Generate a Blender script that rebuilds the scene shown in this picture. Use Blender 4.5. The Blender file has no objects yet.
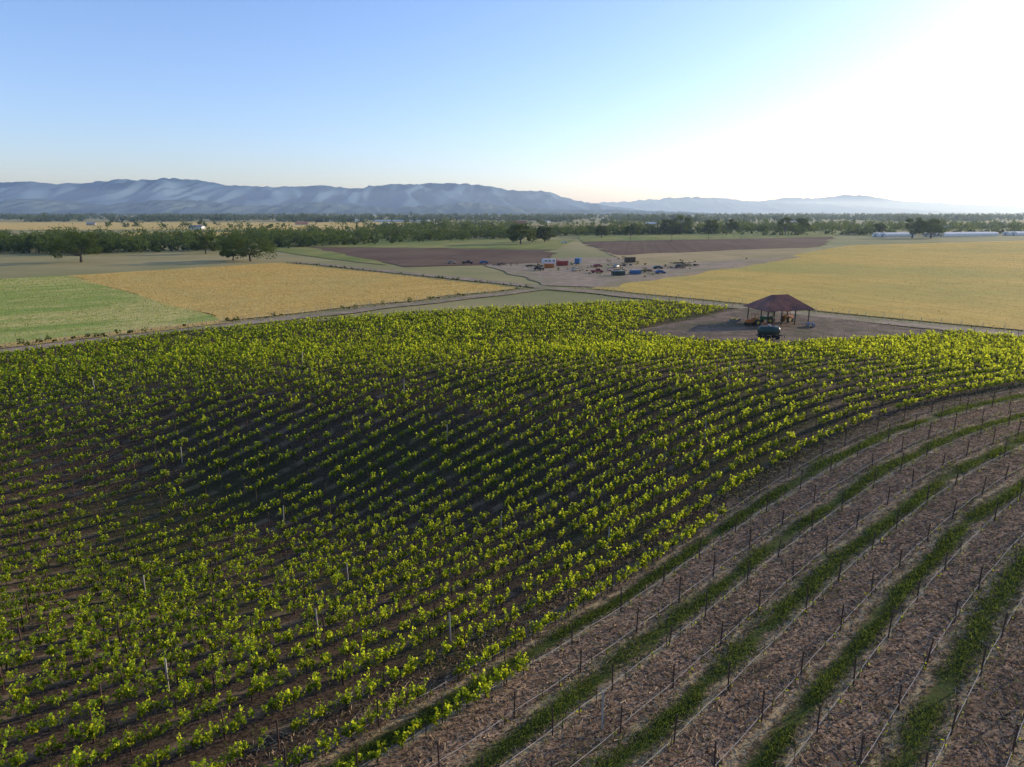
import bpy, math, random
import numpy as np
from mathutils import Vector, noise as mn
rng=np.random.default_rng(7); random.seed(7)
S2=math.sqrt(2)
SUN_AZ=61; SUN_EL=14.0
# ------------------------------------------------------------ terrain
def sm(e0,e1,x):
    t=np.clip((x-e0)/(e1-e0),0,1); return t*t*(3-2*t)
def terr(x,y):
    x=np.asarray(x,dtype=float); y=np.asarray(y,dtype=float)
    b=(y-x)/S2
    ridge=3.0*np.exp(-((y-99-0.03*x)/23)**2)*sm(-110,-10,x)*(1-sm(40,160,x)*.75)*(1-sm(160,240,x))
    sw=-7.6*np.exp(-(((x+33)/47)**2+((y-64)/27)**2))
    rt=2.2*np.exp(-(((x-50)/34)**2+((y-58)/28)**2))
    f=(1-sm(110,150,b))
    return (ridge+sw+rt)*f
def drop(a):
    a=np.asarray(a,dtype=float)
    q=np.clip(a-40,0,90); return .0028*q*q+np.clip(a-130,0,None)*.504
def row(a,b0):
    b=b0-drop(a); x=(a-b)/S2; y=(a+b)/S2
    return x,y
def ab(a,b): return ((a-b)/S2,(a+b)/S2)
# ------------------------------------------------------------ mesh helpers
def link(o,parent=None):
    bpy.context.scene.collection.objects.link(o)
    if parent: o.parent=parent
    return o
def mobj(name,v,f,mat,parent=None,smooth=False,uv=None):
    me=bpy.data.meshes.new(name); me.from_pydata([tuple(map(float,p)) for p in v],[],[tuple(map(int,q)) for q in f]); me.materials.append(mat)
    if smooth: me.polygons.foreach_set('use_smooth',[True]*len(me.polygons))
    if uv is not None:
        l=me.uv_layers.new(name='UVMap'); vi=np.empty(len(me.loops),dtype=np.int32); me.loops.foreach_get('vertex_index',vi)
        l.data.foreach_set('uv',np.asarray(uv,dtype=np.float32)[vi].ravel())
    me.update(); return link(bpy.data.objects.new(name,me),parent)
def quads(name,V,rnd,mat,parent=None):
    n=len(V); me=bpy.data.meshes.new(name)
    me.vertices.add(4*n); me.vertices.foreach_set('co',V.reshape(-1).astype(np.float32))
    me.loops.add(4*n); me.loops.foreach_set('vertex_index',np.arange(4*n,dtype=np.int32))
    me.polygons.add(n); me.polygons.foreach_set('loop_start',np.arange(0,4*n,4,dtype=np.int32))
    try: me.polygons.foreach_set('loop_total',np.full(n,4,dtype=np.int32))
    except Exception: pass
    at=me.attributes.new('rnd','FLOAT','POINT'); at.data.foreach_set('value',np.repeat(rnd,4).astype(np.float32))
    me.materials.append(mat); me.update(calc_edges=True)
    return link(bpy.data.objects.new(name,me),parent)
def leaves(C,size,up=0.0):
    n=len(C); d=rng.normal(size=(n,3)); d[:,2]+=up; d/=np.linalg.norm(d,axis=1)[:,None]
    e=rng.normal(size=(n,3)); e-=(e*d).sum(1)[:,None]*d; e/=np.linalg.norm(e,axis=1)[:,None]
    s=(size*rng.uniform(.6,1.3,n))[:,None]
    return np.stack([C-d*s*.5,C+e*s*.42+d*s*.05,C+d*s*.5,C-e*s*.42+d*s*.05],axis=1)
def blades(X,Y,Z,h,w,lean=.35):
    n=len(X); B=np.stack([X,Y,Z],1); th=rng.uniform(0,2*np.pi,n)
    s=np.stack([np.cos(th),np.sin(th),np.zeros(n)],1)*np.asarray(w).reshape(-1,1)*.5
    t=rng.normal(size=(n,3))*lean; t[:,2]=1; T=t*np.asarray(h).reshape(-1,1)
    return np.stack([B-s,B+s,B+T+s*.35,B+T-s*.35],1)
def boxv(c,s,rz=0.0):
    hx,hy,hz=s[0]/2,s[1]/2,s[2]/2; v=[]
    for dx,dy,dz in ((-1,-1,-1),(1,-1,-1),(1,1,-1),(-1,1,-1),(-1,-1,1),(1,-1,1),(1,1,1),(-1,1,1)):
        x,y=dx*hx,dy*hy; v.append((c[0]+x*math.cos(rz)-y*math.sin(rz),c[1]+x*math.sin(rz)+y*math.cos(rz),c[2]+dz*hz))
    return v,[(0,3,2,1),(4,5,6,7),(0,1,5,4),(1,2,6,5),(2,3,7,6),(3,0,4,7)]
class MB:
    def __init__(s): s.v=[];s.f=[]
    def add(s,v,f):
        o=len(s.v); s.v+=list(v); s.f+=[tuple(i+o for i in q) for q in f]
    def box(s,c,d,rz=0.0): s.add(*boxv(c,d,rz))
    def cyl(s,p,q,r0,r1=None,n=10,caps=True):
        r1=r0 if r1 is None else r1; p=Vector(p);q=Vector(q);d=(q-p).normalized()
        u=d.orthogonal().normalized(); w=d.cross(u); v=[]
        for P,r in((p,r0),(q,r1)):
            for i in range(n):
                t=2*math.pi*i/n; v.append(tuple(P+u*math.cos(t)*r+w*math.sin(t)*r))
        f=[(i,(i+1)%n,n+(i+1)%n,n+i) for i in range(n)]
        if caps: f+=[tuple(range(n-1,-1,-1)),tuple(range(n,2*n))]
        s.add(v,f)
    def make(s,name,mat,parent=None,smooth=False): return mobj(name,s.v,s.f,mat,parent,smooth)
def empty(name,loc,rz=0):
    e=bpy.data.objects.new(name,None); e.location=loc; e.rotation_euler=(0,0,rz); return link(e)
# ------------------------------------------------------------ materials
def newmat(name):
    m=bpy.data.materials.new(name); m.use_nodes=True; nt=m.node_tree
    return m,nt,nt.nodes['Principled BSDF']
class N:
    def __init__(s,nt): s.nt=nt
    def set(s,i,v):
        if hasattr(v,'is_output') : s.nt.links.new(v,i)
        else: i.default_value=v
    def m(s,op,a,b=0.0,c=None,clamp=False):
        n=s.nt.nodes.new('ShaderNodeMath'); n.operation=op; n.use_clamp=clamp; s.set(n.inputs[0],a); s.set(n.inputs[1],b)
        if c is not None: s.set(n.inputs[2],c)
        return n.outputs[0]
    def mix(s,f,a,b):
        n=s.nt.nodes.new('ShaderNodeMix'); n.data_type='RGBA'; s.set(n.inputs[0],f)
        s.set(n.inputs[6],a if hasattr(a,'is_output') else (*a,1)); s.set(n.inputs[7],b if hasattr(b,'is_output') else (*b,1)); return n.outputs[2]
    def noise(s,vec,scale,detail=4,rough=.6,dist=0):
        n=s.nt.nodes.new('ShaderNodeTexNoise'); n.inputs['Scale'].default_value=scale; n.inputs['Detail'].default_value=detail
        n.inputs['Roughness'].default_value=rough; n.inputs['Distortion'].default_value=dist
        if vec is not None: s.nt.links.new(vec,n.inputs['Vector'])
        return n.outputs['Fac']
    def ramp(s,f,lo,hi):
        n=s.nt.nodes.new('ShaderNodeMapRange'); n.interpolation_type='SMOOTHSTEP'; s.set(n.inputs[0],f); n.inputs[1].default_value=lo; n.inputs[2].default_value=hi; return n.outputs[0]
    def obj(s): return s.nt.nodes.new('ShaderNodeTexCoord').outputs['Object']
    def mapping(s,v,scale=(1,1,1),rot=(0,0,0)):
        n=s.nt.nodes.new('ShaderNodeMapping'); s.nt.links.new(v,n.inputs[0]); n.inputs['Scale'].default_value=scale; n.inputs['Rotation'].default_value=rot; return n.outputs[0]
    def bump(s,h,strength,dist):
        n=s.nt.nodes.new('ShaderNodeBump'); n.inputs['Strength'].default_value=strength; n.inputs['Distance'].default_value=dist; s.set(n.inputs['Height'],h); return n.outputs[0]
def noisemat(name,c1,c2,s1,c3=None,s2=None,rough=.9,bump=0,spec=.1,metal=0):
    m,nt,p=newmat(name); n=N(nt); o=n.obj(); f=n.noise(o,s1,6,.65)
    c=n.mix(n.ramp(f,.35,.65),c1,c2)
    if c3: c=n.mix(n.ramp(n.noise(o,s2,5,.6),.42,.68),c,c3)
    nt.links.new(c,p.inputs['Base Color']); p.inputs['Roughness'].default_value=rough
    p.inputs['Specular IOR Level'].default_value=spec; p.inputs['Metallic'].default_value=metal
    if bump: nt.links.new(n.bump(f,bump,1/s1*.3),p.inputs['Normal'])
    return m
def leafmat(name,dark,light,trans,tf=.45,tlow=.35):
    m,nt,p=newmat(name); n=N(nt); nt.nodes.remove(p); out=nt.nodes['Material Output']
    at=nt.nodes.new('ShaderNodeAttribute'); at.attribute_name='rnd'; r=at.outputs['Fac']
    c=n.mix(r,dark,light); d=nt.nodes.new('ShaderNodeBsdfDiffuse'); nt.links.new(c,d.inputs[0])
    t=nt.nodes.new('ShaderNodeBsdfTranslucent'); nt.links.new(n.mix(r,tuple(x*tlow for x in trans),trans),t.inputs[0])
    mx=nt.nodes.new('ShaderNodeMixShader'); mx.inputs[0].default_value=tf
    nt.links.new(d.outputs[0],mx.inputs[1]); nt.links.new(t.outputs[0],mx.inputs[2]); nt.links.new(mx.outputs[0],out.inputs[0]); return m
def _sep(n,v):
    s=n.nt.nodes.new('ShaderNodeSeparateXYZ'); n.nt.links.new(v,s.inputs[0]); return s.outputs[0]
def fieldmat(name,c1,c2,c3,rot,streak,big=.012,patch=(.42,.68)):
    m,nt,p=newmat(name); n=N(nt); o=n.obj()
    st=n.noise(n.mapping(n.mapping(o,(1,1,1),(0,0,rot)),(streak,streak*.03,1)),1,4,.7)
    tram=n.m('FRACT',n.m('MULTIPLY',_sep(n,n.mapping(o,(1,1,1),(0,0,rot))),1/11.0))
    tr=n.m('MULTIPLY',n.m('SUBTRACT',1.0,n.ramp(n.m('ABSOLUTE',n.m('SUBTRACT',tram,.5)),.02,.08)),.34)
    bg=n.noise(o,big,6,.65,.8); fi=n.noise(o,.5,7,.8); md=n.noise(o,.07,5,.7)
    c=n.mix(n.ramp(st,.35,.65),c1,c2); c=n.mix(n.ramp(bg,*patch),c,c3); c=n.mix(n.m('MULTIPLY',n.ramp(md,.45,.65),.3),c,tuple(x*.6 for x in c2))
    g=n.ramp(fi,.35,.70); c=n.mix(n.m('MULTIPLY',g,.42),c,tuple(x*.55 for x in c1)); c=n.mix(tr,c,tuple(x*.5 for x in c1))
    nt.links.new(c,p.inputs['Base Color']); p.inputs['Roughness'].default_value=.95; p.inputs['Specular IOR Level'].default_value=.05
    return m
def plain(name,c,rough=.6,metal=0,spec=.3): 
    return noisemat(name,c,tuple(x*.72 for x in c),1.5,rough=rough,metal=metal,spec=spec)
def soilmat():
    m,nt,p=newmat('vineyard_soil'); n=N(nt)
    uv=nt.nodes.new('ShaderNodeTexCoord').outputs['UV']; sp=nt.nodes.new('ShaderNodeSeparateXYZ'); nt.links.new(uv,sp.inputs[0])
    o=n.obj(); U,V=sp.outputs[0],sp.outputs[1]
    wob=n.m('MULTIPLY',n.m('SUBTRACT',n.noise(o,.35,6,.72),.5),2.2)
    Vw=n.m('ADD',V,wob)
    fine=n.noise(o,5,8,.8); mid=n.noise(o,.8,5,.6); big=n.noise(o,.05,4,.5); pat=n.noise(o,.18,4,.6)
    mulch=n.mix(n.ramp(fine,.43,.58),(.06,.036,.024),(.58,.39,.25)); mulch=n.mix(n.m('MULTIPLY',n.ramp(mid,.38,.62),.5),mulch,(.16,.10,.065))
    mulch=n.mix(n.m('MULTIPLY',n.ramp(pat,.45,.62),.35),mulch,(.10,.062,.04))
    fr=n.m('FRACT',n.m('DIVIDE',Vw,4.8)); dg=n.m('ABSOLUTE',n.m('SUBTRACT',fr,.25))
    grassm=n.m('MULTIPLY',n.m('SUBTRACT',1.0,n.ramp(dg,.03,.17)),n.ramp(pat,.24,.44))
    tanm=n.m('MULTIPLY',n.m('SUBTRACT',1.0,n.ramp(n.m('ABSOLUTE',n.m('SUBTRACT',dg,.19)),.01,.07)),n.m('MULTIPLY',n.ramp(mid,.36,.56),.85))
    A=n.mix(tanm,mulch,(.58,.44,.24)); A=n.mix(n.m('MULTIPLY',grassm,n.ramp(fine,.28,.55)),A,n.mix(fine,(.025,.05,.012),(.14,.17,.04)))
    f2=n.m('ABSOLUTE',n.m('SUBTRACT',n.m('FRACT',n.m('DIVIDE',n.m('ADD',V,n.m('MULTIPLY',wob,.3)),2.4)),.5))
    B=n.mix(n.ramp(fine,.40,.64),(.032,.021,.015),(.16,.108,.072))
    B=n.mix(n.m('MULTIPLY',n.m('SUBTRACT',1.0,n.ramp(f2,.08,.26)),n.m('MULTIPLY',n.ramp(mid,.38,.6),.75)),B,(.27,.19,.11))
    B=n.mix(n.m('MULTIPLY',n.ramp(big,.46,.6),n.m('MULTIPLY',n.ramp(fine,.4,.6),.75)),B,(.035,.055,.014))
    c=n.mix(n.ramp(n.m('ADD',V,n.m('MULTIPLY',wob,.5)),26.0,27.8),A,B)
    nt.links.new(c,p.inputs['Base Color']); p.inputs['Roughness'].default_value=.95; p.inputs['Specular IOR Level'].default_value=.05
    nt.links.new(n.bump(n.m('ADD',fine,mid),1.0,.2),p.inputs['Normal']); return m
M_soil=soilmat()
M_ground=noisemat('ground_dry',(.26,.23,.085),(.38,.30,.13),.01,(.16,.18,.055),.004)
M_gold=fieldmat('golden_grain',(.74,.50,.15),(.62,.43,.13),(.56,.46,.16),math.radians(45),.35)
M_gold2=fieldmat('golden_pasture',(.66,.44,.11),(.56,.40,.09),(.40,.36,.09),math.radians(-25),.12,.01)
M_green=fieldmat('green_grain',(.26,.34,.07),(.40,.43,.11),(.64,.51,.18),math.radians(45),.22,.018,(.44,.58))
M_plow=fieldmat('ploughed_soil',(.12,.068,.045),(.16,.098,.06),(.21,.14,.085),math.radians(10),.2)
M_pgreen=fieldmat('green_pasture',(.17,.21,.05),(.26,.27,.07),(.38,.32,.11),.3,.06)
M_tan=fieldmat('stubble',(.48,.35,.17),(.38,.29,.14),(.28,.24,.10),.8,.05)
M_dirt=noisemat('dirt',(.38,.28,.19),(.24,.175,.12),.25,(.22,.19,.09),.06,bump=.3)
M_yard=noisemat('yard_dirt',(.11,.073,.05),(.22,.152,.10),.3,(.09,.075,.035),.12,bump=.4)
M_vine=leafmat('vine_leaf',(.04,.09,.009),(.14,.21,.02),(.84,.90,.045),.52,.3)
M_grass=leafmat('grass_blade',(.03,.06,.012),(.10,.14,.03),(.26,.32,.045),.4)
M_dry=leafmat('dry_stalk',(.10,.062,.037),(.62,.46,.28),(.35,.25,.13),.28)
M_straw=leafmat('grain_stalk',(.42,.29,.09),(.62,.44,.15),(.70,.47,.13),.4)
M_gstalk=leafmat('green_grain_stalk',(.18,.25,.06),(.34,.38,.10),(.42,.46,.10),.4)
M_oak=leafmat('oak_leaf',(.022,.044,.010),(.07,.10,.022),(.16,.20,.025),.36)
M_far=leafmat('far_leaf',(.02,.046,.012),(.08,.112,.028),(.18,.23,.035),.38)
M_haze=leafmat('woodland_leaf_haze_tint',(.045,.08,.05),(.11,.145,.08),(.18,.22,.08),.35)  # paler, bluer leaf colour with aerial haze painted in
M_bark=plain('bark',(.07,.05,.035),.9)
M_post=plain('rusty_steel_post',(.085,.045,.03),.8)
M_wood=plain('grey_wood',(.42,.37,.29),.85)
M_hose=plain('drip_hose',(.5,.45,.38),.6)
M_roof=noisemat('rusted_roof',(.38,.13,.07),(.24,.088,.052),.6,(.13,.055,.04),.25,rough=.6,spec=.3)
M_white=plain('white_paint',(.72,.71,.67),.5); M_dgreen=plain('dark_green_paint',(.02,.05,.04),.35)
M_rub=plain('rubber',(.02,.02,.02),.8); M_glass=plain('dark_glass',(.02,.025,.03),.1,spec=.6)
M_red=plain('red_paint',(.35,.04,.025),.5); M_blue=plain('blue_paint',(.03,.13,.30),.5); M_orange=plain('orange_paint',(.5,.14,.02),.5)
M_yel=plain('yellow_paint',(.5,.33,.03),.5); M_steel=plain('steel',(.3,.3,.3),.4,.7); M_tgreen=plain('tractor_green',(.02,.12,.03),.4)
M_grey=plain('grey_roofing',(.28,.28,.28),.6); M_tanp=plain('tan_siding',(.4,.34,.25),.8)
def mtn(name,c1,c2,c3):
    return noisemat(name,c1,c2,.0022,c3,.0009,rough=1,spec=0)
# ------------------------------------------------------------ ground sheet
def lines(lo,hi,step,far0,far1):
    L=list(np.arange(lo,hi+.01,step)); s=step; x=hi
    while x<far1: s*=1.25; x+=s; L.append(x)
    s=step; x=lo; pre=[]
    while x>far0: s*=1.25; x-=s; pre.append(x)
    return np.array(pre[::-1]+L)
gx=lines(-200,280,2.5,-22000,22000); gy=lines(-40,260,2.5,-3000,26000)
GX,GY=np.meshgrid(gx,gy); GZ=terr(GX,GY)-.15
nv=len(gx); V=np.stack([GX,GY,GZ],-1).reshape(-1,3)
F=[(j*nv+i,j*nv+i+1,(j+1)*nv+i+1,(j+1)*nv+i) for j in range(len(gy)-1) for i in range(nv-1)]
mobj('ground',V,F,M_ground,smooth=True)
as_=np.arange(-60,170.1,2.0); bs=np.arange(-40,151.1,1.2)
AA,BB=np.meshgrid(as_,bs); X,Y=row(AA,BB); Z=terr(X,Y)
V=np.stack([X,Y,Z],-1).reshape(-1,3); na=len(as_)
F=[(j*na+i,j*na+i+1,(j+1)*na+i+1,(j+1)*na+i) for j in range(len(bs)-1) for i in range(na-1)]
mobj('vineyard_soil',V,F,M_soil,smooth=True,uv=np.stack([AA,BB],-1).reshape(-1,2))
def draped(name,poly,mat,dz,step=6,amp=1.6):
    p=[np.array(q,float) for q in poly]; n=max(2,int(max(np.linalg.norm(p[1]-p[0]),np.linalg.norm(p[2]-p[3]))/step)); k=max(2,int(max(np.linalg.norm(p[3]-p[0]),np.linalg.norm(p[2]-p[1]))/step))
    n=min(n,160);k=min(k,160); v=[];f=[]
    for j in range(k+1):
        for i in range(n+1):
            s,t=i/n,j/k; q=(p[0]*(1-s)+p[1]*s)*(1-t)+(p[3]*(1-s)+p[2]*s)*t
            w=np.array([mn.noise(Vector((q[0]*.05,q[1]*.05,1))),mn.noise(Vector((q[0]*.05,q[1]*.05,7)))])*amp
            q=q+w; v.append((q[0],q[1],float(terr(q[0],q[1]))+dz))
    for j in range(k):
        for i in range(n):
            a=j*(n+1)+i; f.append((a,a+1,a+n+2,a+n+1))
    return mobj(name,v,f,mat,smooth=True)
draped('farm_road',[ab(-80,152),ab(174,152),ab(174,157),ab(-80,157)],M_dirt,.08,2)
draped('farm_road',[ab(170.5,-150),ab(177,-150),ab(177,330),ab(170.5,330)],M_dirt,.12,2)
draped('dirt_yard',[(24,142),(48,124),(94,143),(62,182)],M_yard,.16,3)
draped('green_grain_field',[ab(-220,163),ab(66,163),ab(70,325),ab(-160,335)],M_green,.05)
draped('golden_grain_field',[ab(66,161),ab(166,161),ab(166,332),ab(70,325)],M_gold,.06,6,4)
draped('golden_grass_verge',[ab(-220,158),ab(66,158),ab(66,163.5),ab(-220,163.5)],M_gold,.02)
draped('golden_pasture',[ab(182,-420),ab(182,146),(264,541),(1300,1000)],M_gold2,.05,12)
draped('dirt_lot',[(12,240),(34,236),(170,400),(-25,385)],M_dirt,.06,6,5)
draped('ploughed_field',[(-50,325),(24,350),(24,470),(-150,510)],M_plow,.09,8,6)
draped('ploughed_field',[(62,415),(230,515),(330,720),(60,600)],M_plow,.10,10,8)
draped('dirt_lot',[(60,330),(165,400),(210,500),(60,440)],M_tan,.08,10,6)
draped('green_pasture',[(-180,520),(30,480),(60,650),(-150,720)],M_pgreen,.07,14)
draped('green_pasture',[(-100,380),(-60,335),(-120,505),(-200,520)],M_pgreen,.075,10)
draped('green_pasture',[(60,605),(330,725),(500,1000),(80,850)],M_pgreen,.06,20)
draped('stubble_field',[(-1000,1000),(-190,1040),(-250,1750),(-1600,1750)],M_gold,.05,25)
draped('stubble_field',[(-420,740),(-160,760),(-150,900),(-500,900)],M_gold,.05,25)
draped('green_pasture',[(330,900),(900,1100),(1000,1500),(350,1300)],M_pgreen,.04,30)
draped('stubble_field',[(0,1100),(300,1150),(300,1500),(-50,1500)],M_tan,.05,30)
# ------------------------------------------------------------ vines
YARD=[(22,141),(48,123),(96,143),(62,184)]
def inpoly(x,y,P):
    r=np.zeros(x.shape,bool); n=len(P)
    for i in range(n):
        (x1,y1),(x2,y2)=P[i],P[(i+1)%n]
        c=((y1>y)!=(y2>y))&(x<(x2-x1)*(y-y1)/(y2-y1+1e-9)+x1); r^=c
    return r
va=[];vb=[]
for k,b0 in enumerate(np.arange(24.0,149.5,2.4)):
    a=np.arange(.13*b0-26,{0:25,1:52}.get(k,166),1.42)+rng.uniform(0,1.4); va.append(a+rng.normal(0,.1,len(a))); vb.append(np.full(len(a),b0))
va=np.concatenate(va);vb=np.concatenate(vb); vx,vy=row(va,vb)
vg=np.array([mn.noise(Vector((float(p)*.035,float(q)*.035,5))) for p,q in zip(vx,vy)])
keep=~inpoly(vx,vy,YARD)&(rng.random(len(vx))>.05+np.clip(-vg,0,1)*.2); va,vb,vx,vy,vg=va[keep],vb[keep],vx[keep],vy[keep],vg[keep]
vz=terr(vx,vy); dist=np.hypot(vx,vy)
vig=np.clip(rng.normal(1.0,.22,len(vx))+vg*.3,.42,1.55)
nl=np.where(dist<70,195,np.where(dist<115,125,68)); ls=np.where(dist<70,.165,np.where(dist<115,.21,.29))
cnt=(nl*vig).astype(int); I=np.repeat(np.arange(len(vx)),cnt); n=len(I)
sl=(row(va+.5,vb)[0]-row(va-.5,vb)[0],row(va+.5,vb)[1]-row(va-.5,vb)[1]); L_=np.hypot(*sl); tx,ty=sl[0]/L_,sl[1]/L_
ns=11; sa=rng.normal(0,.43,(len(vx),ns)); sc_=rng.normal(0,.125,(len(vx),ns)); sh=rng.uniform(.3,1.0,(len(vx),ns)); so_=rng.normal(0,.18,(len(vx),ns,2))
j=rng.integers(0,ns,n); t=rng.random(n)
al=(sa[I,j]+so_[I,j,0]*t)*vig[I]+rng.normal(0,.07,n); cr=(sc_[I,j]+so_[I,j,1]*t)*vig[I]+rng.normal(0,.06,n); hz=.55+sh[I,j]*t*.8*vig[I]+rng.normal(0,.05,n)
C=np.stack([vx[I]+tx[I]*al-ty[I]*cr, vy[I]+ty[I]*al+tx[I]*cr, vz[I]+hz],1)
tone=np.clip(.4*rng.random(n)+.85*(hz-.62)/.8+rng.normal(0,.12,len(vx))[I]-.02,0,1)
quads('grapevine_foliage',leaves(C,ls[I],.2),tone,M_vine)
def sticks(name,x,y,z,h,w,mat):
    n=len(x); h=np.broadcast_to(h,n); lx=rng.normal(0,.03,n); ly=rng.normal(0,.03,n); out=[]
    for s in ((1,0),(0,1)):
        dx,dy=s[0]*w/2,s[1]*w/2
        out.append(np.stack([np.stack([x-dx,y-dy,z-.1],1),np.stack([x+dx,y+dy,z-.1],1),np.stack([x+dx+lx*h,y+dy+ly*h,z+h],1),np.stack([x-dx+lx*h,y-dy+ly*h,z+h],1)],1))
    return quads(name,np.concatenate(out),rng.random(2*n),mat)
sticks('grapevine_trunks',vx,vy,vz,.85,.06,M_bark)
def boxposts(name,x,y,h,w,mat):
    mb=MB()
    for X,Y,H in zip(x,y,h):
        z=float(terr(X,Y)); l=(random.gauss(0,.03)*H,random.gauss(0,.03)*H)
        v,f=boxv((0,0,0),(w,w*.7,1)); v=[(X+p[0]+l[0]*(p[2]+.5),Y+p[1]+l[1]*(p[2]+.5),z-.2+(p[2]+.5)*(H+.2)) for p in v]; mb.add(v,f)
    return mb.make(name,mat)
px=[];py=[]
for b0 in np.arange(-19.2,149.5,2.4):
    a=np.arange(-30,166,5.2 if b0<28 else 6.5)+rng.uniform(0,5); a=a+rng.normal(0,.25,len(a)); x,y=row(a,np.full(len(a),b0)); px+=list(x);py+=list(y)
px=np.array(px);py=np.array(py); k=~inpoly(px,py,YARD)&(py>8)&(rng.random(len(px))>.07); px,py=px[k],py[k]
boxposts('vineyard_posts',px,py,rng.uniform(1.4,2.0,len(px)),.075,M_post)
mk=[(-13.2,41),(-20,34.2),(-13.5,50.6),(-24,66),(-4,39),(4.6,29.5),(-1,58),(30,92),(-60,95),(-40,78),(-33,105),(12,100),(-8,80),(52,100),(8,52),(-30,50),(22,74),(-15,92)]
boxposts('marker_stakes',[p[0] for p in mk],[p[1] for p in mk],[2.1]*len(mk),.09,M_wood)
hv=[]
for b0 in np.arange(-16.8,27,2.4):
    a=np.arange(-10,166,1.5); x,y=row(a,np.full(len(a),b0)); z=terr(x,y)+.42+.05*np.sin(a*1.1+b0)
    w=.017
    for dx,dz in ((w,0),(0,w)):
        p=np.stack([x,y,z],1); o=np.array([dx*.7,-dx*.7,dz]); hv.append(np.stack([p[:-1]-o,p[1:]-o,p[1:]+o,p[:-1]+o],1))
hv=np.concatenate(hv); quads('drip_hoses',hv,rng.random(len(hv)),M_hose)
ya=[];yb=[]
for b0 in np.arange(-19.2,28,2.4):
    a=np.arange(-10,166,1.42); ya.append(a+rng.normal(0,.1,len(a)));yb.append(np.full(len(a),b0))
ya=np.concatenate(ya);yb=np.concatenate(yb);x,y=row(ya,yb);k=~inpoly(x,y,YARD)&(rng.random(len(x))>.25);x,y=x[k],y[k];z=terr(x,y)
sticks('young_vine_stakes',x,y,z,rng.uniform(.35,.9,len(x)),.04,M_post)
I=np.repeat(np.arange(len(x)),rng.poisson(6,len(x))); n=len(I)
C=np.stack([x[I]+rng.normal(0,.1,n),y[I]+rng.normal(0,.1,n),z[I]+rng.uniform(.1,.5,n)],1)
quads('young_vine_leaves',leaves(C,np.full(n,.12)),.5*rng.random(n),M_vine)
gc=np.array([4.8*k+1.2 for k in range(-3,5)]+[25.2])
N_=330000; a=5+160*rng.random(N_)**1.5; ci=rng.integers(0,len(gc),N_); wide=np.where(rng.random(N_)<.18,2.8,1.0)
x0,y0=row(a,gc[ci]); wv=np.array([mn.noise(Vector((float(p)*.12,float(q)*.12,9))) for p,q in zip(x0,y0)])
b=gc[ci]+wv*.7+rng.normal(0,1,N_)*wide*np.array([.32,.46,.28,.40,.5,.3,.42,.34,.3])[ci]*(1+.7*wv); x,y=row(a,b)
pn=np.array([mn.noise(Vector((float(p)*.2,float(q)*.25,3))) for p,q in zip(x,y)])
k=(pn+.5*rng.random(N_)>.0)&(y>12)&~inpoly(x,y,YARD); x,y=x[k],y[k]; d=np.hypot(x,y); n=len(x)
quads('alley_grass',blades(x,y,terr(x,y),rng.uniform(.04,.2,n)*rng.uniform(.6,1.4,n)*(1+.5*pn[k]),.022+d*.0006,.7),np.clip(rng.random(n)*.85+pn[k]*.5,0,1),M_grass)
a=rng.uniform(0,165,90000); b=rng.uniform(28,149,90000); x,y=row(a,b); k=~inpoly(x,y,YARD)&(np.abs(x)<y*.85+10); x,y=x[k],y[k]; n=len(x); d=np.hypot(x,y)
quads('alley_weeds',blades(x,y,terr(x,y),rng.uniform(.05,.2,n),.03+d*.0008,.6),rng.random(n),M_grass)
a=rng.uniform(0,165,160000)
b=rng.uniform(-10,30,160000); x,y=row(a,b); k=~inpoly(x,y,YARD)&(np.abs(x)<y*.85+10)&(np.abs(b-gc[np.argmin(np.abs(b[:,None]-gc[None]),1)])>.5); x,y=x[k],y[k]; n=len(x)
th=rng.uniform(0,6.28,n); l=rng.uniform(.06,.34,n)*rng.uniform(.4,1,n); dx,dy=np.cos(th)*l,np.sin(th)*l; w=.017; z=terr(x,y)+rng.uniform(.02,.09,n); dz=rng.normal(0,.04,n)
P=np.stack([x,y,z],1); D=np.stack([dx,dy,dz],1); W=np.stack([-np.sin(th)*w,np.cos(th)*w,np.full(n,w*.6)],1)
quads('mulch_prunings',np.stack([P-D-W,P+D-W,P+D+W,P-D+W],1),rng.random(n)**1.5,M_dry)
def stalks(name,P,n,h,w,mat):
    xs=[p[0] for p in P]; ys=[p[1] for p in P]; x=rng.uniform(min(xs),max(xs),n*3); y=rng.uniform(min(ys),max(ys),n*3); k=inpoly(x,y,P)&(np.abs(x)<y*.85+20); x,y=x[k][:n],y[k][:n]; m=len(x)
    quads(name,blades(x,y,terr(x,y),rng.uniform(.4,1,m)*h,w,.5),rng.random(m),mat)
stalks('verge_grass',[ab(-80,157.5),ab(166,157.5),ab(166,162),ab(-80,162)],26000,.6,.12,M_dry)
stalks('verge_grass',[ab(-80,150.2),ab(168,150.2),ab(168,152.3),ab(-80,152.3)],9000,.4,.12,M_grass)
stalks('verge_grass',[ab(177,-120),ab(182,-120),ab(182,150),ab(177,150)],16000,.6,.14,M_dry)
stalks('verge_grass',[ab(166.5,-80),ab(170.5,-80),ab(170.5,330),ab(166.5,330)],16000,.6,.16,M_grass)
stalks('grain_crop',[ab(66,163),ab(166,163),ab(166,330),ab(70,323)],60000,.36,.18,M_straw)
stalks('green_grain_crop',[ab(-160,164),ab(66,164),ab(70,323),ab(-140,330)],60000,.36,.18,M_gstalk)
stalks('pasture_grass',[ab(183,-200),ab(183,145),(264,539),(520,640)],70000,.33,.18,M_straw)
stalks('yard_weeds',[(26,142),(50,128),(90,144),(62,178)],9000,.3,.1,M_dry)
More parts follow.
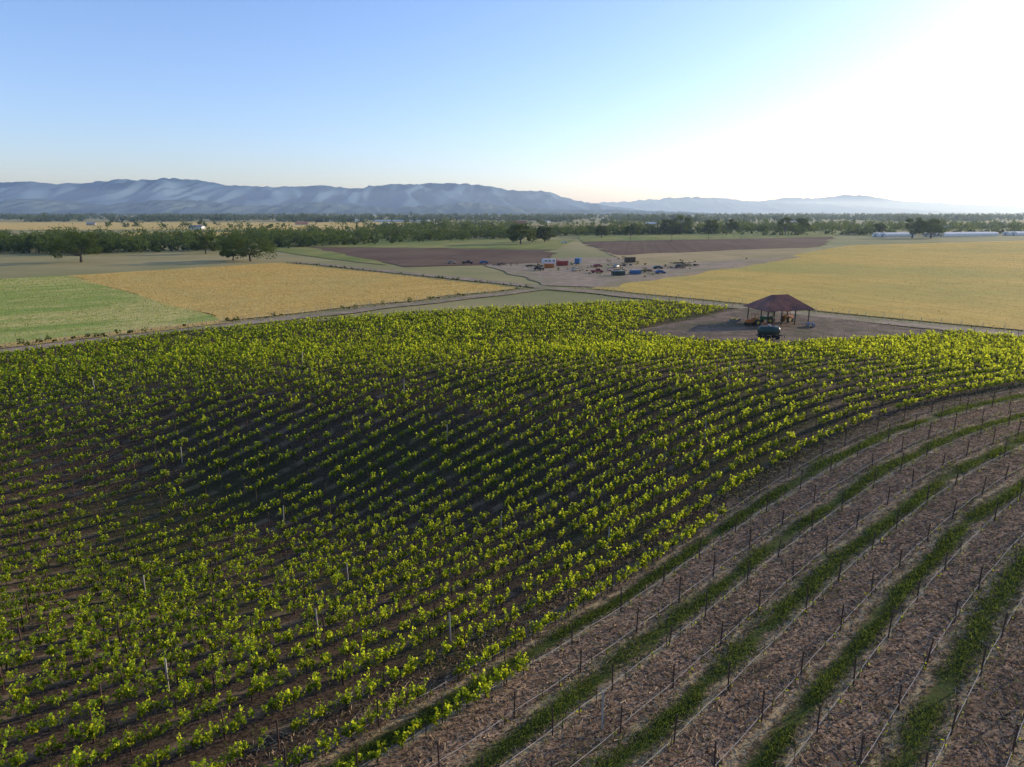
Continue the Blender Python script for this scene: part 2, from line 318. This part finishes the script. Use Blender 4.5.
# ------------------------------------------------------------ trees
def tree(name,x,y,H,W,n=5200,seed=0,leaf=.55,mat=None):
    r=random.Random(seed); e=empty(name,(x,y,float(terr(x,y)))); mb=MB()
    th=H*.2; base=(0,0,-.3); top=(r.uniform(-.4,.4),r.uniform(-.4,.4),th); mb.cyl(base,top,H*.045,H*.03,8)
    cs=[]; nc=34
    for i in range(nc):
        t=r.random()*2*math.pi; ph=r.random(); rr=W/2*(.3+.7*math.sqrt(r.random()))
        zz=H*(.22+.68*ph); rr*=math.sqrt(max(.08,1-((ph-.2)/.95)**2)); cs.append((rr*math.cos(t),rr*math.sin(t),zz,r.uniform(.07,.17)*W))
    for i in range(9):
        c=cs[i]; m=(c[0]*.5,c[1]*.5,th+(c[2]-th)*.6); mb.cyl(top,m,H*.02,H*.013,6); mb.cyl(m,c[:3],H*.013,H*.004,5)
    mb.make('trunk',M_bark,e)
    ca=np.array(cs); I=rng.integers(0,nc,n); d=rng.normal(size=(n,3)); d/=np.linalg.norm(d,axis=1)[:,None]
    rad=ca[I,3]*rng.uniform(.5,1.1,n); d[:,2]*=.7; C=ca[I,:3]+d*rad[:,None]; C[:,2]=np.maximum(C[:,2],H*.1)
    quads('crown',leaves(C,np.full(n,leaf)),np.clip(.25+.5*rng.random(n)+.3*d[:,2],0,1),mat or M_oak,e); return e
tl=[(-223,358,16,24),(-138,365,15,27),(-150,372,10,13),(7,559,16,22),(195,813,22,30),(182,822,17,20),(413,688,19,26),(398,694,21,20),(318,813,20,18),(338,813,19,20),(236,830,17,17),(262,835,18,18),(28,600,13,17),(415,790,13,14),(-256,430,12,15),(-190,430,11,14),(-300,440,12,17),(90,700,12,14),(130,760,13,16),(480,800,12,18)]
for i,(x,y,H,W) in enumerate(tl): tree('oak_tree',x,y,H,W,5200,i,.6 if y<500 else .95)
def treemass(name,pts,hr,mat,per=80,leaf=1.5):
    P=np.array(pts); n=len(P); H=hr[0]+(hr[1]-hr[0])*rng.random(n)**1.3; W=H*rng.uniform(.7,1.4,n)
    nc=7; I=np.repeat(np.arange(n),nc); m=len(I)
    t=rng.uniform(0,6.28,m); rr=W[I]*.5*np.sqrt(rng.random(m)); c=np.stack([P[I,0]+rr*np.cos(t),P[I,1]+rr*np.sin(t),H[I]*rng.uniform(.15,.85,m)],1); cr=W[I]*rng.uniform(.16,.32,m)
    J=np.repeat(np.arange(m),per//nc); k=len(J); d=rng.normal(size=(k,3)); d/=np.linalg.norm(d,axis=1)[:,None]; C=c[J]+d*(cr[J]*rng.uniform(.4,1.05,k))[:,None]; C[:,2]=np.maximum(C[:,2],.3)
    tone=np.repeat(rng.random(n),nc)[J]
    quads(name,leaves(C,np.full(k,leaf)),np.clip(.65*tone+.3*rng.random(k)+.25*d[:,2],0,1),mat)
def band(u0,u1,y0,y1,n): 
    u=rng.uniform(u0,u1,n*2); y=y0*(y1/y0)**rng.random(n*2); x=u*y
    cl=np.array([mn.noise(Vector((a/170,b/330,2))) for a,b in zip(x,y)]); k=np.argsort(-cl-.25*rng.random(2*n))[:n]; return list(zip(x[k],y[k]))
def lineb(p,q,n,j):
    t=rng.random(n); return [(p[0]+(q[0]-p[0])*s+rng.normal(0,j),p[1]+(q[1]-p[1])*s+rng.normal(0,j)) for s in t]
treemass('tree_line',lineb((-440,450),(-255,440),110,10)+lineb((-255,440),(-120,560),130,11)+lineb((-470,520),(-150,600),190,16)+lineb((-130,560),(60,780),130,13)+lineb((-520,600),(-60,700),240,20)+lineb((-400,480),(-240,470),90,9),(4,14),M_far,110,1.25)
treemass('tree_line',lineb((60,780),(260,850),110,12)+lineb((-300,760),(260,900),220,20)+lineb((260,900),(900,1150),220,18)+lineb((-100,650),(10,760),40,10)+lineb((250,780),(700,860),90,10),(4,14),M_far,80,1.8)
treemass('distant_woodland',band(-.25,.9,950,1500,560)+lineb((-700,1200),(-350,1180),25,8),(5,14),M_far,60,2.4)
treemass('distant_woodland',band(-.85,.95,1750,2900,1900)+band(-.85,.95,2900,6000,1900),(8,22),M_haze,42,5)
bp=[ab(a,158.5+rng.normal(0,.8)) for a in rng.uniform(-40,165,60)]+[ab(168+rng.normal(0,.5),b) for b in rng.uniform(160,330,50)]
treemass('roadside_brush',bp,(.4,1.5),M_oak,60,.3)
def fence(name,p,q,sp=4,h=1.25):
    L=math.dist(p,q); n=int(L/sp); mb=MB()
    for i in range(n+1):
        x=p[0]+(q[0]-p[0])*i/n; y=p[1]+(q[1]-p[1])*i/n; z=float(terr(x,y)); mb.box((x,y,z+h/2-.1),(.11,.11,h+.2),.78)
    for hh in (.4,.8,1.15):
        for i in range(n):
            x0,y0=p[0]+(q[0]-p[0])*i/n,p[1]+(q[1]-p[1])*i/n; x1,y1=p[0]+(q[0]-p[0])*(i+1)/n,p[1]+(q[1]-p[1])*(i+1)/n
            mb.cyl((x0,y0,float(terr(x0,y0))+hh),(x1,y1,float(terr(x1,y1))+hh),.012,n=3,caps=False)
    mb.make(name,M_wood)
fence('wire_fence',ab(-60,160),ab(165,160)); fence('wire_fence',ab(168.7,158),ab(168.7,330)); fence('wire_fence',ab(180,-110),ab(180,146))
# ------------------------------------------------------------ pole barn
def wheel(mb,c,r,w,ax=(0,1,0)):
    c=Vector(c);a=Vector(ax)*w/2; mb.cyl(c-a,c+a,r,n=18)
sx,sy=61.5,157; sz=float(terr(sx,sy))+.15
e=empty('pole_barn',(sx,sy,sz),math.radians(14)); e.scale=(.84,.9,.98); mb=MB()
for X in (-6.3,-2.1,2.1,6.3):
    for Y in (-4.3,4.3): mb.box((X,Y,1.7),(.22,.22,3.4))
for Y in (-4.3,4.3): mb.box((0,Y,3.47),(13.4,.16,.24))
for X in (-6.3,-2.1,2.1,6.3): mb.box((X,0,3.32),(.14,8.7,.22))
mb.make('posts_and_beams',M_bark,e)
ew,ed,rl,zh,ze=7.3,5.4,2.6,6.6,3.55
v=[(-ew,-ed,ze),(ew,-ed,ze),(ew,ed,ze),(-ew,ed,ze),(-rl,0,zh),(rl,0,zh)]; v+=[(a,b,c-.12) for a,b,c in v]
mobj('roof',v,[(0,1,5,4),(1,2,5),(2,3,4,5),(3,0,4),(6,10,11,7),(7,11,8),(8,11,10,9),(9,10,6),(0,6,7,1),(1,7,8,2),(2,8,9,3),(3,9,6,0)],M_roof,e)
mb=MB()
for i in range(-16,17):
    X=i*.44
    if abs(X)<=rl: top=(X,0,zh)
    else: k=(ew-abs(X))/(ew-rl); top=(X,-ed*(1-k),ze+(zh-ze)*k)
    mb.cyl((X,-ed,ze+.02),(top[0],top[1],top[2]+.02),.035,n=4)
mb.make('roof_ribs',M_roof,e)
def tractor(x,y,rz,mat):
    e=empty('tractor',(x,y,float(terr(x,y))+.16),rz); mb=MB(); mb.box((.9,0,1.15),(1.9,.75,.7)); mb.box((-.5,0,1.0),(1.2,.9,.5)); mb.box((-.55,.72,1.55),(1.2,.35,.1)); mb.box((-.55,-.72,1.55),(1.2,.35,.1)); mb.box((1.87,0,1.1),(.08,.65,.55)); mb.make('hood_and_fenders',mat,e)
    mb=MB()
    for a,b in ((-.95,.5),(-.95,-.5),(.1,.5),(.1,-.5)): mb.box((a,b,1.95),(.07,.07,1.3))
    mb.box((-.42,0,2.63),(1.4,1.25,.1)); mb.make('canopy',mat,e)
    mb=MB(); 
    for s in(-.8,.8): wheel(mb,(-.6,s,.75),.75,.4)
    for s in(-.65,.65): wheel(mb,(1.4,s,.42),.42,.26)
    mb.make('tyres',M_rub,e); mb=MB()
    for s in(-1.01,1.01): wheel(mb,(-.6,s,.75),.36,.03)
    mb.cyl((1.2,.2,1.5),(1.2,.2,2.2),.04); mb.box((-.75,0,1.35),(.45,.5,.12)); mb.box((-.95,0,1.6),(.1,.5,.4)); mb.make('rims_seat_exhaust',M_yel,e)
tractor(59,156,math.radians(150),M_tgreen); tractor(64,157.5,math.radians(40),M_orange); tractor(54.3,152.5,math.radians(200),M_orange)
def harrow(x,y,rz,mat):
    e=empty('disc_harrow',(x,y,float(terr(x,y))+.16),rz); mb=MB(); mb.box((0,.6,.75),(2.8,.12,.12)); mb.box((0,-.6,.75),(2.8,.12,.12))
    for X in(-1.2,0,1.2): mb.box((X,0,.76),(.12,1.3,.1))
    mb.box((0,1.5,.7),(.12,1.8,.1)); mb.make('frame',mat,e); mb=MB()
    for i in range(9):
        for Y in(-.6,.6): mb.cyl((-1.3+i*.32,Y,.36),(-1.26+i*.32,Y+.02,.36),.34,n=14)
    for Y in(-.6,.6): mb.cyl((-1.4,Y,.36),(1.4,Y,.36),.04)
    mb.make('discs',M_steel,e)
harrow(56.5,149,.4,M_orange); harrow(66.5,150.5,1.2,M_blue); harrow(52,158,.9,M_yel)
x,y=50.8,133.5; e=empty('water_tank_trailer',(x,y,float(terr(x,y))+.16),math.radians(6))
v=[];f=[];prof=[(-2.15,.0),(-2.13,.45),(-2.02,.72),(-1.8,.86),(-.6,.9),(.6,.9),(1.8,.86),(2.02,.72),(2.13,.45),(2.15,0)]; n=24
for X,r in prof:
    for i in range(n): t=2*math.pi*i/n; v.append((X,math.cos(t)*r,1.72+math.sin(t)*r))
for j in range(len(prof)-1):
    for i in range(n): f.append((j*n+i,j*n+(i+1)%n,(j+1)*n+(i+1)%n,(j+1)*n+i))
mobj('tank',v,f,M_dgreen,e,True)
mb=MB(); mb.box((0,.6,.76),(4.6,.12,.16)); mb.box((0,-.6,.76),(4.6,.12,.16))
for X in(-2,-.7,.7,2): mb.box((X,0,.88),(.16,1.4,.2))
mb.cyl((2.3,.55,.76),(3.5,0,.62),.06); mb.cyl((2.3,-.55,.76),(3.5,0,.62),.06); mb.cyl((3.4,0,0),(3.4,0,.8),.05); mb.make('chassis',M_rub,e)
mb=MB(); mb.cyl((0,0,2.58),(0,0,2.82),.3,n=16); mb.cyl((0,0,2.82),(0,0,2.87),.34,n=16)
for X in(-1.2,1.2): mb.cyl((X,0,2.6),(X,0,2.75),.08)
mb.make('hatch',M_steel,e); mb=MB()
for X in(-1.3,-.3,1.5):
    for s in(-.85,.85): wheel(mb,(X,s,.42),.42,.26)
mb.make('tyres',M_rub,e)
# ------------------------------------------------------------ vehicles, containers in the lot
def car(name,x,y,rz,mat,kind='car'):
    e=empty(name,(x,y,float(terr(x,y))+.07),rz)
    if kind=='car': pr=[(-2.2,.35),(2.2,.35),(2.25,.75),(1.3,.95),(.65,1.42),(-1.2,1.45),(-1.9,.98),(-2.2,.9)]; w=.88; win=[(1.1,.98),(.6,1.36),(-1.1,1.38),(-1.65,1.0)]
    else: pr=[(-2.7,.45),(2.7,.45),(2.75,.95),(1.5,1.15),(1.0,1.8),(-.3,1.82),(-.4,1.15),(-2.7,1.15)]; w=.95; win=[(1.35,1.18),(.95,1.72),(-.2,1.74),(-.25,1.18)]
    m=len(pr); v=[(a,-w*(1 if b<1.1 else .86),b) for a,b in pr]+[(a,w*(1 if b<1.1 else .86),b) for a,b in pr]
    f=[tuple(range(m)),tuple(range(2*m-1,m-1,-1))]+[(i,i+m,(i+1)%m+m,(i+1)%m) for i in range(m)]; o=mobj('body',v,f,mat,e)
    bv=o.modifiers.new('b','BEVEL'); bv.width=.06; bv.segments=2
    mb=MB()
    for s in(-1,1): mb.add([(a,s*(w+.012)*(1 if b<1.1 else .87),b) for a,b in win],[(0,1,2,3) if s<0 else (3,2,1,0)])
    mb.make('windows',M_glass,e); mb=MB(); r=.34 if kind=='car' else .4
    for a in(-1.4,1.4) if kind=='car' else (-1.8,1.8):
        for s in(-1,1): wheel(mb,(a,s*(w-.08),r),r,.24)
    mb.make('wheels',M_rub,e)
def container(x,y,rz,mat,L=6.1,H=2.6):
    e=empty('shipping_container',(x,y,float(terr(x,y))+.1),rz); mb=MB(); mb.box((0,0,H/2+.08),(L-.1,2.3,H-.1)); 
    for i in range(int(L/.3)):
        X=-L/2+.2+i*.3
        for s in(-1,1): mb.box((X,s*1.17,H/2+.08),(.14,.05,H-.3))
    for X in(-L/2,L/2):
        for Y in(-1.15,1.15): mb.box((X,Y,H/2+.08),(.15,.15,H))
    mb.make('shell',mat,e); mb=MB()
    for Y in(-.8,-.3,.3,.8): mb.cyl((L/2+.07,Y,.3),(L/2+.07,Y,H-.1),.03)
    mb.make('door_bars',M_steel,e)
def camper(x,y,rz):
    e=empty('camper_trailer',(x,y,float(terr(x,y))+.1),rz)
    pr=[(-3.2,.5),(3.1,.5),(3.4,1.4),(3.0,2.7),(-3.0,2.8),(-3.4,1.6)]; m=6; v=[(a,-1.15,b) for a,b in pr]+[(a,1.15,b) for a,b in pr]
    o=mobj('body',v,[tuple(range(m)),tuple(range(2*m-1,m-1,-1))]+[(i,i+m,(i+1)%m+m,(i+1)%m) for i in range(m)],M_white,e); bv=o.modifiers.new('b','BEVEL'); bv.width=.15; bv.segments=3
    mb=MB()
    for X in(-1.9,0,2.2):
        for s in(-1,1): mb.box((X,s*1.16,1.85),(1,.03,.6))
    mb.make('windows',M_glass,e); mb=MB(); [wheel(mb,(X,s,.35),.35,.22) for X in(-.5,.4) for s in(-1,1)]; mb.cyl((3.1,0,.5),(4.4,0,.5),.06); mb.make('wheels_hitch',M_rub,e)
def scrap(x,y,n,seed):
    r=random.Random(seed); mb=MB()
    for i in range(n): mb.box((x+r.gauss(0,2.5),y+r.gauss(0,1.6),r.uniform(.1,.9)),(r.uniform(.4,2.2),r.uniform(.1,.8),r.uniform(.1,.5)),r.uniform(0,3))
    mb.make('scrap_pile',r.choice([M_bark,M_wood,M_post,M_rub]))
container(24,331,.2,M_red,5,2.2); container(33,345,1.3,M_blue); container(17,318,.1,M_orange,4,1.9); container(43,279,.15,M_dgreen,5,1.8); container(51,285,.1,M_blue,4,1.6); container(60,352,.4,M_bark,5)
camper(18,338,.3)
cm=[M_tanp,M_rub,M_blue,M_red,M_steel,M_dgreen,M_bark,M_white]
for i,(x,y,r,k) in enumerate([(-30,344,.1,0),(-22,343,.0,1),(-14,345,.2,0),(40,322,.4,0),(48,318,1.2,1),(66,312,.2,0),(78,322,2.0,0),(43,577,.1,1),(28,300,.7,0),(12,305,2.2,1),(62,288,.1,0),(36,292,0.2,1)]):
    car('parked_car' if k==0 else 'pickup_truck',x,y,r,cm[i%8],'car' if k==0 else 'pickup')
for i,(x,y) in enumerate([(10,325),(52,330),(75,315),(84,330),(30,310),(58,296),(-5,335),(45,300),(84,345)]): scrap(x,y,20,i)
sb=[(float(np.interp(y,[265,380],[15,0]))+x*float(np.interp(y,[265,380],[40,135])),y) for x,y in zip(rng.random(34),rng.uniform(270,380,34))]
treemass('lot_shrubs',sb,(.6,2.4),M_oak,60,.4)
# ------------------------------------------------------------ farm buildings
def house(name,x,y,rz,L,W,H,R,wall,roof):
    e=empty(name,(x,y,0),rz); mobj('walls',[(-L/2,-W/2,-.3),(L/2,-W/2,-.3),(L/2,W/2,-.3),(-L/2,W/2,-.3),(-L/2,-W/2,H),(L/2,-W/2,H),(L/2,W/2,H),(-L/2,W/2,H),(-L/2,0,H+R-.1),(L/2,0,H+R-.1)],[(0,1,5,4),(2,3,7,6),(1,2,6,9,5),(3,0,4,8,7)],wall,e)
    l,w=L/2+.5,W/2+.6; hh=H-R*.6/(W/2); mobj('roof',[(-l,-w,hh+.05),(l,-w,hh+.05),(l,0,H+R+.05),(-l,0,H+R+.05),(-l,w,hh+.05),(l,w,hh+.05)],[(0,1,2,3),(3,2,5,4)],roof,e)
    mb=MB(); k=max(2,int(L/4))
    for i in range(k):
        for s in(-1,1): mb.box((-L/2+(i+.5)*L/k,s*(W/2+.02),H*.55),(1.1,.05,1.1))
    mb.make('windows',M_glass,e); mb=MB(); mb.box((0,-W/2-.03,1.05),(1.0,.06,2.1)); mb.box((L/2+.03,0,1.4),(.06,2.6,2.8)); mb.make('doors',M_bark,e)
house('barn',12,1250,.2,26,14,6,4,M_red,M_roof)
for i,(u,y) in enumerate([(-.45,1050),(-.3,1400),(-.18,1300),(-.05,1450),(.12,1000),(.2,1350),(.33,1100),(.52,1250),(.62,1050),(-.6,1350),(.4,1700),(.7,1500),(.05,1700),(.28,940)]):
    house('farm_house',u*y,y,random.uniform(0,3),random.uniform(14,26),10,3.5,2.4,[M_white,M_tanp][i%2],[M_grey,M_roof,M_white][i%3])
def greenhouse(x,y,rz,L,bays):
    e=empty('greenhouse',(x,y,0),rz); v=[];f=[]
    for b in range(bays):
        o=len(v); k=9
        for X in(-L/2,L/2):
            for i in range(k): t=math.pi*i/(k-1); v.append((X,b*9-4.4*math.cos(t),2+2.2*math.sin(t)))
            v.append((X,b*9+4.4,0)); v.append((X,b*9-4.4,0))
        m=k+2; f+=[tuple(o+i for i in range(m)),tuple(o+m+i for i in range(m-1,-1,-1))]+[(o+i,o+(i+1)%m,o+m+(i+1)%m,o+m+i) for i in range(m)]
    mobj('skin',v,f,M_white,e); mb=MB()
    for b in range(bays):
        for s in(-1,1): mb.box((s*(L/2+.05),b*9,1.3),(.08,2.4,2.5))
    mb.make('doors',M_grey,e)
greenhouse(480,740,.35,90,2); greenhouse(590,775,.3,90,2); greenhouse(400,725,.35,40,2); greenhouse(-300,1900,0,150,3); greenhouse(-520,2050,0,180,3)
for i in range(9):
    x,y=95+i*42,560+i*38; e=empty('utility_pole',(x,y,0),.8); mb=MB(); mb.cyl((0,0,-.5),(0,0,11),.18,.12,8); mb.box((0,0,10.2),(2.4,.14,.16)); mb.box((0,0,9.3),(1.8,.12,.14)); mb.make('pole',M_bark,e)
# ------------------------------------------------------------ mountains
def rng_mtn(name,prof,Yc,dep,mat,seed,amp,ncol=480,nr=50,spur=1.5):
    us=np.linspace(prof[0][0],prof[-1][0],ncol); hp=np.interp(us,[p[0] for p in prof],[p[1] for p in prof]); kk=np.hanning(9); kk/=kk.sum(); hp=np.convolve(np.pad(hp,4,'edge'),kk,'valid'); v=[];f=[]
    for j in range(nr):
        s=j/(nr-1)
        for i,u in enumerate(us):
            Y=Yc+(s-.62)*dep; x=u*Yc
            if s<.62: sh=(s/.62)**1.1
            else: sh=max(0,1-((s-.62)/.38)**1.5)
            H=hp[i]*Yc
            q=Vector((x/dep*6+seed+.6*s,Y/dep*1.4,seed)); r1=abs(mn.noise(q*1.6))*2; r2=abs(mn.noise(q*4.1))*2; fn=mn.fractal(q*9,1.0,2.0,4)
            g=s/.62
            z=H*sh*(1+(spur*(.42-(r1*.6+r2*.6))*3*g*(1-g) if s<.62 else 0)) + amp*fn*(.3+sh)*sh
            v.append((x,Y,max(-20,z)-8*(1-sh)))
    for j in range(nr-1):
        for i in range(ncol-1):
            a=j*ncol+i; f.append((a,a+1,a+ncol+1,a+ncol))
    return mobj(name,v,f,mat,smooth=True)
def P_(L): return [((x-512)/673,(212-y)/716) for x,y in L]
M_m0=mtn('foothill_forest_haze_tint',(.035,.07,.10),(.06,.10,.13),(.10,.13,.13)); M_m1=mtn('forested_hills_haze_tint',(.055,.11,.19),(.08,.14,.22),(.10,.16,.22)); M_m2=mtn('far_hills_haze_tint',(.13,.21,.32),(.16,.24,.34),(.18,.26,.35))  # blue in these base colours is distance haze painted onto the slopes
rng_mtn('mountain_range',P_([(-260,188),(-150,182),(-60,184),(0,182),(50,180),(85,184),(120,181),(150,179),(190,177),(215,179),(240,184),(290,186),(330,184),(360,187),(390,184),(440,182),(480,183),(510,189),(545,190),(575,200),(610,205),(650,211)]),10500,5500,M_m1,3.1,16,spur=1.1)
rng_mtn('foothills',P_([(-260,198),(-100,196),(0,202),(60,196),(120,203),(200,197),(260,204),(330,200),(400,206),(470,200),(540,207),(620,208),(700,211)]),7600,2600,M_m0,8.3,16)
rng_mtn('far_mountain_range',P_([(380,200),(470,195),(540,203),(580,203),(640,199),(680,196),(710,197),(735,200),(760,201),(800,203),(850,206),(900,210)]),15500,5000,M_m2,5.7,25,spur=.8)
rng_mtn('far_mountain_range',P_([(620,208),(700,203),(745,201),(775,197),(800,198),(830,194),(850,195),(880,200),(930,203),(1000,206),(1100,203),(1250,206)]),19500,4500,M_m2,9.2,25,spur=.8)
# ------------------------------------------------------------ haze (a real scattering layer over the valley)
v,f=boxv((0,9500,120),(46000,25000,300)); hz_=newmat('valley_haze'); nt=hz_[1]; nt.nodes.remove(hz_[2])
vs=nt.nodes.new('ShaderNodeVolumeScatter'); vs.inputs['Color'].default_value=(.60,.80,1,1); vs.inputs['Density'].default_value=7e-5; vs.inputs['Anisotropy'].default_value=.42
nt.links.new(vs.outputs[0],nt.nodes['Material Output'].inputs['Volume']); mobj('haze_layer',v,f,hz_[0])
# ------------------------------------------------------------ light
w=bpy.data.worlds.new('World'); bpy.context.scene.world=w; w.use_nodes=True; nt=w.node_tree; bg=nt.nodes['Background']
sk=nt.nodes.new('ShaderNodeTexSky'); sk.sky_type='NISHITA'; sk.sun_disc=False; sk.sun_elevation=math.radians(SUN_EL); sk.sun_rotation=math.radians(SUN_AZ)
sk.air_density=.95; sk.dust_density=.8; sk.ozone_density=3.0
mx=nt.nodes.new('ShaderNodeMix'); mx.data_type='RGBA'; mx.blend_type='MULTIPLY'; mx.inputs[0].default_value=1; mx.inputs[7].default_value=(1.62,1.55,1.82,1); mx.clamp_result=False
nt.links.new(sk.outputs[0],mx.inputs[6]); nt.links.new(mx.outputs[2],bg.inputs[0]); bg.inputs[1].default_value=.15
az,el=math.radians(SUN_AZ),math.radians(SUN_EL); d=Vector((math.sin(az)*math.cos(el),math.cos(az)*math.cos(el),math.sin(el)))
sl_=bpy.data.lights.new('sun','SUN'); sl_.energy=5; sl_.angle=math.radians(.5); sl_.color=(1,.86,.62); so=link(bpy.data.objects.new('sun',sl_)); so.rotation_euler=d.to_track_quat('Z','Y').to_euler(); so.location=(0,0,100)
cam=bpy.data.cameras.new('camera'); cam.lens=24; cam.sensor_width=36; cam.clip_end=60000; co=link(bpy.data.objects.new('camera',cam)); co.location=(0,0,25); co.rotation_euler=(math.radians(90-14.1),0,0)
sc=bpy.context.scene; sc.camera=co; sc.view_settings.view_transform='Standard'; sc.view_settings.look='None'; sc.view_settings.exposure=0
print('polys',sum(len(o.data.polygons) for o in bpy.data.objects if o.type=='MESH'))
